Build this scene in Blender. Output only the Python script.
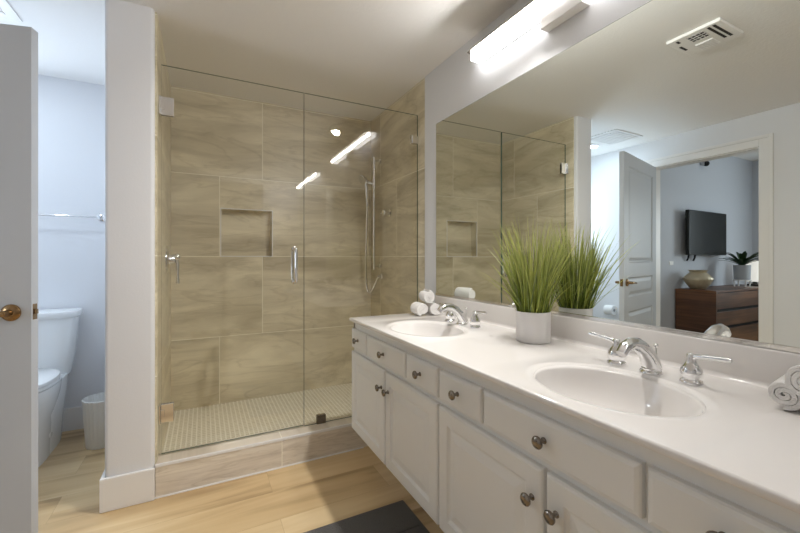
import bpy, bmesh, math, random
from mathutils import Vector, Matrix
PI = math.pi
random.seed(7)
SC = bpy.context.scene
COL = SC.collection
for o in list(bpy.data.objects):
    bpy.data.objects.remove(o)

# ------------------------------------------------------------------ camera
cam = bpy.data.cameras.new('camera'); camo = bpy.data.objects.new('camera', cam); COL.objects.link(camo)
camo.location = (0, 0, 1.2)
camo.rotation_euler = (PI / 2, 0, -0.476981)
cam.sensor_width = 36.0; cam.lens = 380.75 / 800 * 36.0
cam.shift_y = -8.75 / 800; cam.clip_start = 0.02
SC.camera = camo
# ------------------------------------------------------------------ view, world
SC.view_settings.view_transform = 'Standard'; SC.view_settings.look = 'None'
SC.view_settings.gamma = 1.0; SC.view_settings.use_curve_mapping = False
SC.view_settings.exposure = 0.45
SC.cycles.max_bounces = 14; SC.cycles.diffuse_bounces = 7; SC.cycles.glossy_bounces = 8
SC.cycles.transparent_max_bounces = 24; SC.cycles.sample_clamp_indirect = 6.0
SC.cycles.use_denoising = True
w = bpy.data.worlds.new('world'); SC.world = w; w.use_nodes = True
w.node_tree.nodes['Background'].inputs[0].default_value = (0.75, 0.86, 1.0, 1)
w.node_tree.nodes['Background'].inputs[1].default_value = 0.6

def area(name, loc, direction, sx, sy, power, color, spread=PI):
    l = bpy.data.lights.new(name, 'AREA'); l.shape = 'RECTANGLE'; l.size = sx; l.size_y = sy
    l.energy = power; l.color = color; l.spread = spread
    o = bpy.data.objects.new(name, l); COL.objects.link(o); o.location = loc
    o.rotation_euler = Vector(direction).to_track_quat('-Z', 'Y').to_euler()
    return o
BAR_FRONT, BAR_BOTTOM = 68.0, 6.0
area('added_toilet_daylight', (-1.30, 3.37, 1.62), (0.1, -1, -0.05), 0.36, 0.80, 7.0, (0.76, 0.88, 1.0))  # cool daylight added at an unseen alcove window
area('added_bedroom_daylight', (-4.93, 0.90, 1.55), (1, 0.10, -0.02), 1.3, 1.3, 26.0, (0.80, 0.90, 1.0))  # added daylight of an unseen window, sent through the doorway
def can(name, loc, size, power, color, aim=(0, 0, -1), spread=PI):
    l = bpy.data.lights.new(name, 'AREA'); l.shape = 'DISK'; l.size = size; l.energy = power; l.color = color
    o = bpy.data.objects.new(name, l); COL.objects.link(o); o.location = loc; l.spread = spread
    o.rotation_euler = Vector(aim).to_track_quat('-Z', 'Y').to_euler()
can('added_vanity_spot', (1.15, 1.10, 2.428), 0.08, 10.0, (1.0, 0.97, 0.93), (-0.46, 0.30, -1.0), 1.95)  # added lamp out of view: sharp floor shadow, brighter counter and curb
can('toilet_downlight', (-1.14, 2.76, 2.425), 0.10, 3.0, (0.75, 0.88, 1.0))

# ------------------------------------------------------------------ helpers
def lin(r, g, b):
    f = lambda c: (c / 12.92) if c <= 0.04045 else ((c + 0.055) / 1.055) ** 2.4
    return (f(r / 255), f(g / 255), f(b / 255), 1)

class MB:
    def __init__(s): s.bm = bmesh.new()
    def box(s, x0, x1, y0, y1, z0, z1, bev=0, seg=2):
        vs = [s.bm.verts.new((x, y, z)) for x in (x0, x1) for y in (y0, y1) for z in (z0, z1)]
        fs = [(0, 1, 3, 2), (4, 6, 7, 5), (0, 4, 5, 1), (2, 3, 7, 6), (0, 2, 6, 4), (1, 5, 7, 3)]
        faces = [s.bm.faces.new([vs[i] for i in f]) for f in fs]
        if bev:
            ed = list({e for f in faces for e in f.edges})
            bmesh.ops.bevel(s.bm, geom=ed, offset=bev, segments=seg, profile=0.5, affect='EDGES')
        return s
    def rings(s, rings, closed=True, cap0=True, cap1=True):
        R = [[s.bm.verts.new(p) for p in r] for r in rings]
        n = len(R[0])
        for a, b in zip(R[:-1], R[1:]):
            for i in range(n if closed else n - 1):
                j = (i + 1) % n
                s.bm.faces.new((a[i], a[j], b[j], b[i]))
        if cap0 and closed: s.bm.faces.new(list(reversed(R[0])))
        if cap1 and closed: s.bm.faces.new(R[-1])
        return s
    def lathe(s, prof, o=(0, 0, 0), ax=(0, 0, 1), n=32, cap0=True, cap1=True):
        a = Vector(ax).normalized(); q = a.to_track_quat('Z', 'Y')
        o = Vector(o)
        rr = []
        for r, h in prof:
            rr.append([o + q @ Vector((max(r, 1e-5) * math.cos(2 * PI * i / n), max(r, 1e-5) * math.sin(2 * PI * i / n), h)) for i in range(n)])
        return s.rings(rr, True, cap0, cap1)
    def tube(s, pts, rad, n=14, flat=1.0, cap=True):
        pts = [Vector(p) for p in pts]
        if not hasattr(rad, '__len__'): rad = [rad] * len(pts)
        t0 = (pts[1] - pts[0]).normalized()
        up = Vector((0, 0, 1)) if abs(t0.z) < 0.9 else Vector((1, 0, 0))
        nrm = (up - t0 * up.dot(t0)).normalized()
        rr = []
        for i, p in enumerate(pts):
            t = (pts[min(i + 1, len(pts) - 1)] - pts[max(i - 1, 0)]).normalized()
            nrm = (nrm - t * nrm.dot(t)).normalized(); b = t.cross(nrm)
            rr.append([p + (nrm * math.cos(2 * PI * k / n) * flat + b * math.sin(2 * PI * k / n)) * rad[i] for k in range(n)])
        return s.rings(rr, True, cap, cap)
    def sphere(s, c, r, sc=(1, 1, 1), n=16):
        m = Matrix.Translation(c) @ Matrix.Diagonal((r * sc[0], r * sc[1], r * sc[2], 1))
        bmesh.ops.create_uvsphere(s.bm, u_segments=n * 2, v_segments=n, radius=1, matrix=m); return s
    def build(s, name, mat, parent=None, smooth=False, angle=35, xf=None):
        bm = s.bm
        if xf is not None: bmesh.ops.transform(bm, matrix=xf, verts=bm.verts)
        root = parent
        off = Vector((0, 0, 0))
        while root is not None:
            off += root.location; root = root.parent
        if parent is not None and off.length:
            bmesh.ops.translate(bm, vec=-off, verts=bm.verts)
        bmesh.ops.recalc_face_normals(bm, faces=bm.faces)
        me = bpy.data.meshes.new(name); bm.to_mesh(me); bm.free()
        o = bpy.data.objects.new(name, me); COL.objects.link(o)
        for m in (mat if isinstance(mat, (list, tuple)) else [mat]): me.materials.append(m)
        if smooth:
            for p in me.polygons: p.use_smooth = True
            if angle < 180: me.set_sharp_from_angle(angle=math.radians(angle))
        if parent is not None: o.parent = parent
        return o

def tag(o, label, cat, group=None):
    o['label'] = label; o['category'] = cat; o['kind'] = 'thing'
    if group: o['group'] = group
    return o
def thing(name, label, cat, loc=(0, 0, 0), group=None):
    o = bpy.data.objects.new(name, None); COL.objects.link(o); o.location = loc; o.empty_display_size = 0.05
    return tag(o, label, cat, group)
def struct(o):
    o['kind'] = 'structure'; return o
def dup(root, loc, label):
    r = root.copy(); COL.objects.link(r); r.location = loc; r['label'] = label
    for ch in list(root.children):
        c = ch.copy(); COL.objects.link(c); c.parent = r
        for g in list(ch.children):
            d = g.copy(); COL.objects.link(d); d.parent = c
    return r

# ------------------------------------------------------------------ materials
def mat(name, color, rough=0.5, metal=0.0, spec=0.5, bump=None, coat=0.0, emit=None, estr=0, sheen=0):
    m = bpy.data.materials.new(name); m.use_nodes = True
    nt = m.node_tree; b = nt.nodes['Principled BSDF']
    b.inputs['Base Color'].default_value = color; b.inputs['Roughness'].default_value = rough
    b.inputs['Metallic'].default_value = metal; b.inputs['Specular IOR Level'].default_value = spec
    b.inputs['Coat Weight'].default_value = coat; b.inputs['Sheen Weight'].default_value = sheen
    if emit:
        b.inputs['Emission Color'].default_value = emit; b.inputs['Emission Strength'].default_value = estr
    if bump:
        sc, st, dist = bump
        tc = nt.nodes.new('ShaderNodeTexCoord'); no = nt.nodes.new('ShaderNodeTexNoise'); bp = nt.nodes.new('ShaderNodeBump')
        no.inputs['Scale'].default_value = sc; no.inputs['Detail'].default_value = 4
        bp.inputs['Strength'].default_value = st; bp.inputs['Distance'].default_value = dist
        nt.links.new(tc.outputs['Object'], no.inputs['Vector']); nt.links.new(no.outputs['Fac'], bp.inputs['Height'])
        nt.links.new(bp.outputs['Normal'], b.inputs['Normal'])
    return m

def nd(nt, kind, **kw):
    n = nt.nodes.new(kind)
    for k, v in kw.items():
        if k.startswith('i_'):
            n.inputs[k[2:].replace('_', ' ')].default_value = v
        else: setattr(n, k, v)
    return n

def coords(nt, ua, va, uo, vo):
    """object coordinates -> (axis ua + uo, axis va + vo, 0)"""
    tc = nd(nt, 'ShaderNodeTexCoord'); sp = nd(nt, 'ShaderNodeSeparateXYZ'); cb = nd(nt, 'ShaderNodeCombineXYZ')
    nt.links.new(tc.outputs['Object'], sp.inputs[0])
    for ax, off, inp in ((ua, uo, 0), (va, vo, 1)):
        ad = nd(nt, 'ShaderNodeMath', operation='ADD'); ad.inputs[1].default_value = off
        nt.links.new(sp.outputs[ax], ad.inputs[0]); nt.links.new(ad.outputs[0], cb.inputs[inp])
    return cb.outputs[0]

def tile_mat(name, ua, va, uo, vo, bw, bh, off, c1, c2, grout, mortar=0.0022, streak=(1.2, 5.2), rough=0.30, vein=0.65):
    m = bpy.data.materials.new(name); m.use_nodes = True
    nt = m.node_tree; b = nt.nodes['Principled BSDF']; L = nt.links.new
    v = coords(nt, ua, va, uo, vo)
    br = nd(nt, 'ShaderNodeTexBrick', offset=off, offset_frequency=2, squash=1.0)
    br.inputs['Scale'].default_value = 1; br.inputs['Mortar Size'].default_value = mortar; br.inputs['Mortar Smooth'].default_value = 0.2
    br.inputs['Brick Width'].default_value = bw; br.inputs['Row Height'].default_value = bh
    br.inputs['Color1'].default_value = (0, 0, 0, 1); br.inputs['Color2'].default_value = (1, 1, 1, 1)
    br.inputs['Mortar'].default_value = (0.5, 0.5, 0.5, 1); br.inputs['Bias'].default_value = 0
    L(v, br.inputs['Vector'])
    # every tile gets its own piece of stone: shift the noise by the tile's random grey
    mul = nd(nt, 'ShaderNodeVectorMath', operation='SCALE'); mul.inputs['Scale'].default_value = 37.0
    L(br.outputs['Color'], mul.inputs[0])
    mp = nd(nt, 'ShaderNodeMapping'); mp.inputs['Scale'].default_value = (streak[0], streak[1], 1)
    mp.inputs['Rotation'].default_value = (0, 0, 0.22)
    L(v, mp.inputs['Vector'])
    ad = nd(nt, 'ShaderNodeVectorMath', operation='ADD'); L(mp.outputs[0], ad.inputs[0]); L(mul.outputs[0], ad.inputs[1])
    n1 = nd(nt, 'ShaderNodeTexNoise'); n1.inputs['Scale'].default_value = 1.0; n1.inputs['Detail'].default_value = 8
    n1.inputs['Roughness'].default_value = 0.62; n1.inputs['Distortion'].default_value = 0.8
    L(ad.outputs[0], n1.inputs['Vector'])
    n2 = nd(nt, 'ShaderNodeTexNoise'); n2.inputs['Scale'].default_value = 1.3; n2.inputs['Detail'].default_value = 5
    n2.inputs['Distortion'].default_value = 1.0
    L(ad.outputs[0], n2.inputs['Vector'])
    rp = nd(nt, 'ShaderNodeValToRGB'); rp.color_ramp.elements[0].position = 0.29; rp.color_ramp.elements[1].position = 0.70
    rp.color_ramp.elements[0].color = c1; rp.color_ramp.elements[1].color = c2
    L(n1.outputs['Fac'], rp.inputs[0])
    # thin darker veins
    vr = nd(nt, 'ShaderNodeValToRGB'); e = vr.color_ramp.elements
    e[0].position = 0.47; e[0].color = (1, 1, 1, 1); e[1].position = 0.53; e[1].color = (1, 1, 1, 1)
    k = e.new(0.50); k.color = (0.80, 0.78, 0.74, 1)
    L(n2.outputs['Fac'], vr.inputs[0])
    mx = nd(nt, 'ShaderNodeMix', data_type='RGBA', blend_type='MULTIPLY'); mx.inputs[0].default_value = vein
    L(rp.outputs[0], mx.inputs[6]); L(vr.outputs[0], mx.inputs[7])
    mg = nd(nt, 'ShaderNodeMix', data_type='RGBA'); L(br.outputs['Fac'], mg.inputs[0]); L(mx.outputs[2], mg.inputs[6]); mg.inputs[7].default_value = grout
    L(mg.outputs[2], b.inputs['Base Color'])
    bp = nd(nt, 'ShaderNodeBump'); bp.inputs['Strength'].default_value = 0.4; bp.inputs['Distance'].default_value = 0.002; bp.invert = True
    L(br.outputs['Fac'], bp.inputs['Height']); L(bp.outputs[0], b.inputs['Normal'])
    b.inputs['Roughness'].default_value = rough
    return m

def wood_mat(name, ua, va, bw, bh, cols, rough=0.45, gap=0.0012, grain=(1.4, 26.0), gapcol=(0.10, 0.06, 0.03, 1)):
    m = bpy.data.materials.new(name); m.use_nodes = True
    nt = m.node_tree; b = nt.nodes['Principled BSDF']; L = nt.links.new
    v = coords(nt, ua, va, 20.13, 20.02)
    br = nd(nt, 'ShaderNodeTexBrick', offset=0.37, offset_frequency=2)
    br.inputs['Scale'].default_value = 1; br.inputs['Mortar Size'].default_value = gap; br.inputs['Mortar Smooth'].default_value = 0.3
    br.inputs['Brick Width'].default_value = bw; br.inputs['Row Height'].default_value = bh
    br.inputs['Color1'].default_value = (0, 0, 0, 1); br.inputs['Color2'].default_value = (1, 1, 1, 1); br.inputs['Mortar'].default_value = (0.5, 0.5, 0.5, 1)
    L(v, br.inputs['Vector'])
    mul = nd(nt, 'ShaderNodeVectorMath', operation='SCALE'); mul.inputs['Scale'].default_value = 23.0; L(br.outputs['Color'], mul.inputs[0])
    mp = nd(nt, 'ShaderNodeMapping'); mp.inputs['Scale'].default_value = (grain[0], grain[1], 1); L(v, mp.inputs['Vector'])
    ad = nd(nt, 'ShaderNodeVectorMath', operation='ADD'); L(mp.outputs[0], ad.inputs[0]); L(mul.outputs[0], ad.inputs[1])
    n1 = nd(nt, 'ShaderNodeTexNoise'); n1.inputs['Scale'].default_value = 1; n1.inputs['Detail'].default_value = 7; n1.inputs['Distortion'].default_value = 1.0
    L(ad.outputs[0], n1.inputs['Vector'])
    mp2 = nd(nt, 'ShaderNodeMapping'); mp2.inputs['Scale'].default_value = (1.2, 4.5, 1); L(v, mp2.inputs['Vector'])
    ad2 = nd(nt, 'ShaderNodeVectorMath', operation='ADD'); L(mp2.outputs[0], ad2.inputs[0]); L(mul.outputs[0], ad2.inputs[1])
    n2 = nd(nt, 'ShaderNodeTexNoise'); n2.inputs['Scale'].default_value = 1; n2.inputs['Detail'].default_value = 2; L(ad2.outputs[0], n2.inputs['Vector'])
    mix = nd(nt, 'ShaderNodeMath', operation='MULTIPLY_ADD'); mix.inputs[1].default_value = 0.5
    hf = nd(nt, 'ShaderNodeMath', operation='MULTIPLY'); hf.inputs[1].default_value = 0.5; L(n2.outputs['Fac'], hf.inputs[0])
    L(n1.outputs['Fac'], mix.inputs[0]); L(hf.outputs[0], mix.inputs[2])
    rp = nd(nt, 'ShaderNodeValToRGB'); e = rp.color_ramp.elements
    e[0].position = 0.33; e[0].color = cols[0]; e[1].position = 0.66; e[1].color = cols[2]; k = e.new(0.48); k.color = cols[1]
    L(mix.outputs[0], rp.inputs[0])
    mg = nd(nt, 'ShaderNodeMix', data_type='RGBA'); L(br.outputs['Fac'], mg.inputs[0]); L(rp.outputs[0], mg.inputs[6]); mg.inputs[7].default_value = gapcol
    L(mg.outputs[2], b.inputs['Base Color']); b.inputs['Roughness'].default_value = rough
    return m

def glass_mat(name, tint, refl=0.045, scale=1.0):
    m = bpy.data.materials.new(name); m.use_nodes = True
    nt = m.node_tree; nt.nodes.remove(nt.nodes['Principled BSDF']); L = nt.links.new
    out = nt.nodes['Material Output']
    lw = nd(nt, 'ShaderNodeLayerWeight'); lw.inputs['Blend'].default_value = 0.5
    pw = nd(nt, 'ShaderNodeMath', operation='POWER'); pw.inputs[1].default_value = 5; L(lw.outputs['Facing'], pw.inputs[0])
    ma = nd(nt, 'ShaderNodeMath', operation='MULTIPLY_ADD'); ma.inputs[1].default_value = 0.9; ma.inputs[2].default_value = refl; L(pw.outputs[0], ma.inputs[0])
    tr = nd(nt, 'ShaderNodeBsdfTransparent'); tr.inputs[0].default_value = tint
    gl = nd(nt, 'ShaderNodeBsdfGlossy'); gl.inputs['Roughness'].default_value = 0.0
    mx = nd(nt, 'ShaderNodeMixShader'); L(ma.outputs[0], mx.inputs[0]); L(tr.outputs[0], mx.inputs[1]); L(gl.outputs[0], mx.inputs[2])
    L(mx.outputs[0], out.inputs['Surface'])
    return m

M = {}
M['wall'] = mat('wall_paint', (0.745, 0.755, 0.78, 1), 0.6, bump=(140, 0.12, 0.004))
M['ceil'] = mat('ceiling_paint', (0.86, 0.85, 0.835, 1), 0.8, bump=(60, 0.25, 0.006))
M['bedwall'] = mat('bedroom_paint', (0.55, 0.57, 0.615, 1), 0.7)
M['trim'] = mat('white_trim', (0.80, 0.79, 0.78, 1), 0.35)
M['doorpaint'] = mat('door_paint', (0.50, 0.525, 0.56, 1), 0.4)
M['cab'] = mat('cabinet_paint', (0.78, 0.78, 0.765, 1), 0.38)
M['cabdark'] = mat('toe_kick_shade', (0.30, 0.28, 0.26, 1), 0.7)
M['marble'] = mat('cultured_marble', (0.78, 0.755, 0.735, 1), 0.10, spec=0.5)
M['porc'] = mat('porcelain', (0.84, 0.85, 0.85, 1), 0.12)
M['chrome'] = mat('chrome', (0.82, 0.82, 0.83, 1), 0.06, 1.0)
M['nickel'] = mat('satin_nickel', (0.26, 0.23, 0.20, 1), 0.22, 1.0)
M['bronze'] = mat('bronze', (0.34, 0.22, 0.11, 1), 0.25, 1.0)
M['mirror'] = mat('mirror_silver', (0.82, 0.85, 0.81, 1), 0.0, 1.0)
M['channel'] = mat('channel_metal', (0.72, 0.70, 0.67, 1), 0.18, 1.0)
M['mirror_edge'] = mat('mirror_edge', (0.25, 0.28, 0.25, 1), 0.2, 0.5)
M['towel'] = mat('white_terry', (0.84, 0.82, 0.80, 1), 0.95, bump=(420, 0.8, 0.004), sheen=0.3)
M['pot'] = mat('white_pot', (0.78, 0.76, 0.75, 1), 0.55)
M['soil'] = mat('moss', (0.10, 0.12, 0.03, 1), 0.9)
M['plastic'] = mat('white_plastic', (0.78, 0.77, 0.74, 1), 0.4)
M['black'] = mat('black', (0.010, 0.011, 0.010, 1), 0.6, spec=0.25)
M['screen'] = mat('tv_screen', (0.006, 0.008, 0.007, 1), 0.25, spec=0.25)
M['led'] = mat('led_diffuser', (0.9, 0.9, 0.9, 1), 0.4, emit=(1.0, 0.985, 0.97, 1), estr=BAR_FRONT)
M['led_bottom'] = mat('led_diffuser_underside', (0.9, 0.9, 0.9, 1), 0.4, emit=(1.0, 0.985, 0.97, 1), estr=BAR_BOTTOM)
M['rug'] = mat('bath_mat_pile', (0.11, 0.105, 0.10, 1), 0.95, bump=(300, 1.0, 0.01), sheen=0.2)
M['vase'] = mat('gold_vase', (0.50, 0.42, 0.29, 1), 0.38, 0.35)
M['concrete'] = mat('grey_pot', (0.42, 0.44, 0.47, 1), 0.7, bump=(60, 0.2, 0.003))
M['leaf'] = mat('dark_leaf', (0.020, 0.055, 0.016, 1), 0.45)
M['shade'] = mat('lamp_shade', (0.85, 0.83, 0.80, 1), 0.7, emit=(1, 0.95, 0.9, 1), estr=0.5)
M['paper'] = mat('paper', (0.84, 0.84, 0.84, 1), 0.9)
M['pane'] = mat('glowing_unseen_pane', (0.75, 0.82, 0.9, 1), 0.6, emit=(0.8, 0.9, 1, 1), estr=1.0)  # emissive panes for the two unseen windows
M['dark'] = mat('dark_slot', (0.02, 0.016, 0.012, 1), 0.8)
M['glass'] = glass_mat('shower_glass', (0.995, 0.997, 0.990, 1), 0.042)
M['glass_edge'] = mat('glass_edge', (0.10, 0.16, 0.13, 1), 0.1)
T1, T2, TG = lin(180, 168, 140), lin(236, 227, 201), lin(244, 239, 222)
M['tile_back'] = tile_mat('stone_tile_back', 0, 2, 12.2 - 0.42, 0.01, 1.22, 0.61, 0.254, T1, T2, TG)
M['tile_side'] = tile_mat('stone_tile_side', 1, 2, 12.2 - 0.55, 0.01, 1.22, 0.61, 0.254, T1, T2, TG)
M['tile_curb'] = tile_mat('stone_tile_curb', 0, 2, 12.2 - 0.401, 0.0, 1.22, 0.30, 0.0, lin(196, 184, 168), lin(234, 225, 210), TG, streak=(2.0, 16.0))
M['tile_floor'] = tile_mat('mosaic_floor', 0, 1, 10, 10, 0.027, 0.027, 0.0, lin(200, 192, 168), lin(228, 221, 198), lin(246, 242, 228), mortar=0.0042, streak=(6, 6), vein=0.2)
M['floor'] = wood_mat('oak_planks', 0, 1, 1.5, 0.225, (lin(160, 130, 92), lin(206, 178, 134), lin(224, 201, 160)), 0.34, gap=0.0006, grain=(0.9, 9.0), gapcol=lin(165, 135, 100))
M['walnut'] = wood_mat('walnut', 0, 2, 3.0, 3.0, (lin(48, 29, 18), lin(84, 54, 34), lin(122, 82, 54)), 0.4, gap=0)
M['walnut_side'] = wood_mat('walnut_side', 1, 2, 3.0, 3.0, (lin(48, 29, 18), lin(80, 51, 33), lin(110, 74, 48)), 0.4, gap=0)

# grass: colour varies blade to blade and along the blade
def grass_mat():
    m = bpy.data.materials.new('grass_blades'); m.use_nodes = True; nt = m.node_tree; b = nt.nodes['Principled BSDF']; L = nt.links.new
    g = nd(nt, 'ShaderNodeNewGeometry'); rp = nd(nt, 'ShaderNodeValToRGB'); e = rp.color_ramp.elements
    e[0].color = lin(62, 82, 24); e[1].color = lin(186, 190, 88); k = e.new(0.5); k.color = lin(122, 140, 48)
    L(g.outputs['Random Per Island'], rp.inputs[0])
    tc = nd(nt, 'ShaderNodeTexCoord'); sx = nd(nt, 'ShaderNodeSeparateXYZ'); L(tc.outputs['Object'], sx.inputs[0])
    mr = nd(nt, 'ShaderNodeMapRange'); mr.inputs['From Min'].default_value = .18; mr.inputs['From Max'].default_value = .52; L(sx.outputs[2], mr.inputs[0])
    mx = nd(nt, 'ShaderNodeMix', data_type='RGBA'); L(mr.outputs[0], mx.inputs[0]); L(rp.outputs[0], mx.inputs[6]); mx.inputs[7].default_value = lin(200, 204, 130)
    L(mx.outputs[2], b.inputs['Base Color']); b.inputs['Roughness'].default_value = 0.5
    return m
M['grass'] = grass_mat()

# ------------------------------------------------------------------ the setting
WX = 1.35          # vanity wall
ZC = 2.44          # ceiling
LX = -1.55         # wall with the bedroom doorway
RY = -1.35         # wall behind the camera
TY = 3.41          # far wall of the toilet alcove
SY = 3.20          # far wall of the shower
DY0, DY1, DZ = 1.49, 2.345, 2.14   # bedroom doorway

def wall(name, m, *boxes):
    b = MB()
    for bx in boxes: b.box(*bx)
    return struct(b.build(name, m))
wall('floor', M['floor'], (-5.12, WX + .12, -2.4, TY + .12, -0.08, 0))
wall('ceiling', M['ceil'], (LX - 0.12, WX + .14, -2.4, TY + .12, ZC, ZC + 0.08))
wall('wall_right', M['wall'], (WX, WX + 0.14, -2.4, 2.18, 0, ZC))
b = MB(); b.box(WX, WX + .14, 2.18, 2.252, 0, ZC)
ed = [e for e in b.bm.edges if abs(e.verts[0].co.z - e.verts[1].co.z) > 1 and abs(e.verts[0].co.x - WX) < 1e-4 and e.verts[0].co.y > 2.2]
bmesh.ops.bevel(b.bm, geom=ed, offset=0.014, segments=5, profile=0.5, affect='EDGES')
struct(b.build('trim_1', M['wall'], smooth=True))
wall('wall_shower_right', M['tile_side'], (WX + 0.006, WX + .14, 2.252, SY + .12, 0, ZC))
# partition between shower and toilet alcove, bullnosed front corners
b = MB(); b.box(-0.417, -0.217, 2.245, TY, 0, ZC)
ed = [e for e in b.bm.edges if abs(e.verts[0].co.z - e.verts[1].co.z) > 1 and e.verts[0].co.y < 2.3]
bmesh.ops.bevel(b.bm, geom=ed, offset=0.018, segments=6, profile=0.5, affect='EDGES')
struct(b.build('wall_partition', M['wall'], smooth=True))
wall('wall_shower_left', M['tile_side'], (-0.217, -0.207, 2.275, SY + .02, 0, ZC))
# shower back wall with the niche opening
NX0, NX1, NZ0, NZ1 = 0.122, 0.492, 1.215, 1.573
wall('wall_shower_back', M['tile_back'], (-0.217, NX0, SY, SY + .2, 0, ZC), (NX1, WX + .14, SY, SY + .2, 0, ZC),
     (NX0, NX1, SY, SY + .2, 0, NZ0), (NX0, NX1, SY, SY + .2, NZ1, ZC), (NX0, NX1, SY + .09, SY + .2, NZ0, NZ1))
b = MB()
for bx in ((NX0 - .007, NX1 + .007, SY - .004, SY + .005, NZ1, NZ1 + .007), (NX0 - .007, NX1 + .007, SY - .004, SY + .005, NZ0 - .007, NZ0),
           (NX0 - .007, NX0, SY - .004, SY + .005, NZ0, NZ1), (NX1, NX1 + .007, SY - .004, SY + .005, NZ0, NZ1)):
    b.box(*bx)
struct(b.build('trim_2', M['trim']))
wall('floor_shower', M['tile_floor'], (-0.217, WX + .01, 2.37, SY + .01, 0.0, 0.09))
b = MB(); b.box(-0.214, WX + .004, 2.247, 2.385, 0, 0.165, 0.003, 2)
struct(b.build('trim_3', M['tile_curb']))
b = MB(); b.box(-0.214, WX + .004, 2.244, 2.254, 0.152, 0.168, .002); struct(b.build('trim_7', M['trim']))
b = MB(); b.box(-0.214, 0.90, 2.240, 2.249, 0, 0.006)
struct(b.build('trim_4', M['trim']))
wall('wall_toilet', M['wall'], (LX - .12, -0.417, TY, TY + .12, 0, 1.2), (LX - .12, -0.417, TY, TY + .12, 2.05, ZC),
     (-1.08, -0.417, TY, TY + .12, 1.2, 2.05), (LX - .12, -1.52, TY, TY + .12, 1.2, 2.05))
b = MB()
for bx in ((-1.52, -1.08, TY + .02, TY + .06, 1.2, 1.24), (-1.52, -1.08, TY + .02, TY + .06, 2.01, 2.05), (-1.52, -1.48, TY + .02, TY + .06, 1.24, 2.01), (-1.12, -1.08, TY + .02, TY + .06, 1.24, 2.01)):
    b.box(*bx)
wf = struct(b.build('unseen_window_1', M['trim'])); MB().box(-1.48, -1.12, TY + .035, TY + .045, 1.24, 2.01).build('unseen_window_pane', M['pane'], wf)  # unseen window, put in to account for the alcove daylight
wall('wall_left', M['wall'], (LX - .12, LX, DY1 + .02, TY, 0, ZC), (LX - .12, LX, DY0 - .02, DY1 + .02, DZ + .02, ZC), (LX - .12, LX, -2.4, DY0 - .02, 0, ZC))
# wall behind the camera, with the opening of a dim closet
CX0, CX1, CZ = -0.15, 0.80, 2.30
wall('wall_rear', M['wall'], (LX, CX0, RY - .12, RY, 0, ZC), (CX1, WX, RY - .12, RY, 0, ZC), (CX0, CX1, RY - .12, RY, CZ, ZC))
wall('wall_closet', M['wall'], (LX, WX, -2.4, -2.3, 0, ZC), (LX, LX + .9, -2.3, RY - .12, 0, ZC))
b = MB()
for bx in ((CX0 - .09, CX0, RY, RY + .018, 0, CZ + .09), (CX1, CX1 + .09, RY, RY + .018, 0, CZ + .09), (CX0, CX1, RY, RY + .018, CZ, CZ + .09)): b.box(*bx, 0.004)
struct(b.build('trim_5', M['trim']))
# baseboards
def base(name, *bx):
    b = MB()
    for q in bx: b.box(*q, 0.004)
    return struct(b.build(name, M['trim']))
base('baseboard_partition', (-0.433, -0.214, 2.229, 2.245, 0, 0.158), (-0.433, -0.417, 2.245, TY, 0, 0.158))
base('baseboard_toilet', (LX, -0.434, TY - .016, TY, 0, 0.158))
base('baseboard_left', (LX, LX + .016, RY, DY0 - .11, 0, 0.158), (LX, LX + .016, DY1 + .11, TY - .017, 0, 0.158))
# bedroom doorway: jamb lining and casing on both faces
b = MB()
b.box(LX - .12, LX, DY0 - .02, DY0, 0, DZ); b.box(LX - .12, LX, DY1, DY1 + .02, 0, DZ); b.box(LX - .12, LX, DY0 - .02, DY1 + .02, DZ, DZ + .02)
for x0, x1 in ((LX, LX + .018), (LX - .138, LX - .12)):
    b.box(x0, x1, DY0 - .10, DY0 - .008, 0, DZ + .10, .004); b.box(x0, x1, DY1 + .008, DY1 + .10, 0, DZ + .10, .004)
    b.box(x0, x1, DY0 - .008, DY1 + .008, DZ + .008, DZ + .10, .004)
    s = 1 if x0 == LX else -1
    xa = x1 if s > 0 else x0 - .008
    b.box(xa, xa + .008, DY0 - .10, DY0 - .072, 0, DZ + .10, .003); b.box(xa, xa + .008, DY1 + .072, DY1 + .10, 0, DZ + .10, .003)
    b.box(xa, xa + .008, DY0 - .072, DY1 + .072, DZ + .072, DZ + .10, .003)
struct(b.build('trim_6', M['trim']))
# bedroom shell
BZ = 2.72
wall('wall_bedroom', M['bedwall'], (-5.12, LX - .12, 2.78, 2.90, 0, BZ), (-5.12, -5.0, -1.0, .22, 0, BZ), (-5.12, -5.0, 1.58, 2.78, 0, BZ), (-5.12, -5.0, .22, 1.58, 0, .85), (-5.12, -5.0, .22, 1.58, 2.25, BZ),
     (-5.12, LX - .12, -1.12, -1.0, 0, BZ), (LX - .135, LX - .1205, DY1 + .101, 2.78, 0, BZ), (LX - .135, LX - .1205, -1.0, DY0 - .101, 0, BZ), (LX - .135, LX - .1205, DY0 - .101, DY1 + .101, DZ + .101, BZ))
b = MB()
for bx in ((-5.08, -4.99, .22, 1.58, .85, .89), (-5.08, -4.99, .22, 1.58, 2.21, 2.25), (-5.08, -4.99, .22, .26, .89, 2.21), (-5.08, -4.99, 1.54, 1.58, .89, 2.21), (-5.07, -5.0, .88, .92, .89, 2.21)): b.box(*bx)
wf = struct(b.build('unseen_window_2', M['trim'])); MB().box(-5.05, -5.04, .26, 1.54, .89, 2.21).build('unseen_window_pane', M['pane'], wf)  # unseen window, placed as the source of the bedroom daylight
wall('ceiling_bedroom', M['ceil'], (-5.12, LX - .121, -1.12, 2.9, BZ, BZ + .08))

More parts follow.
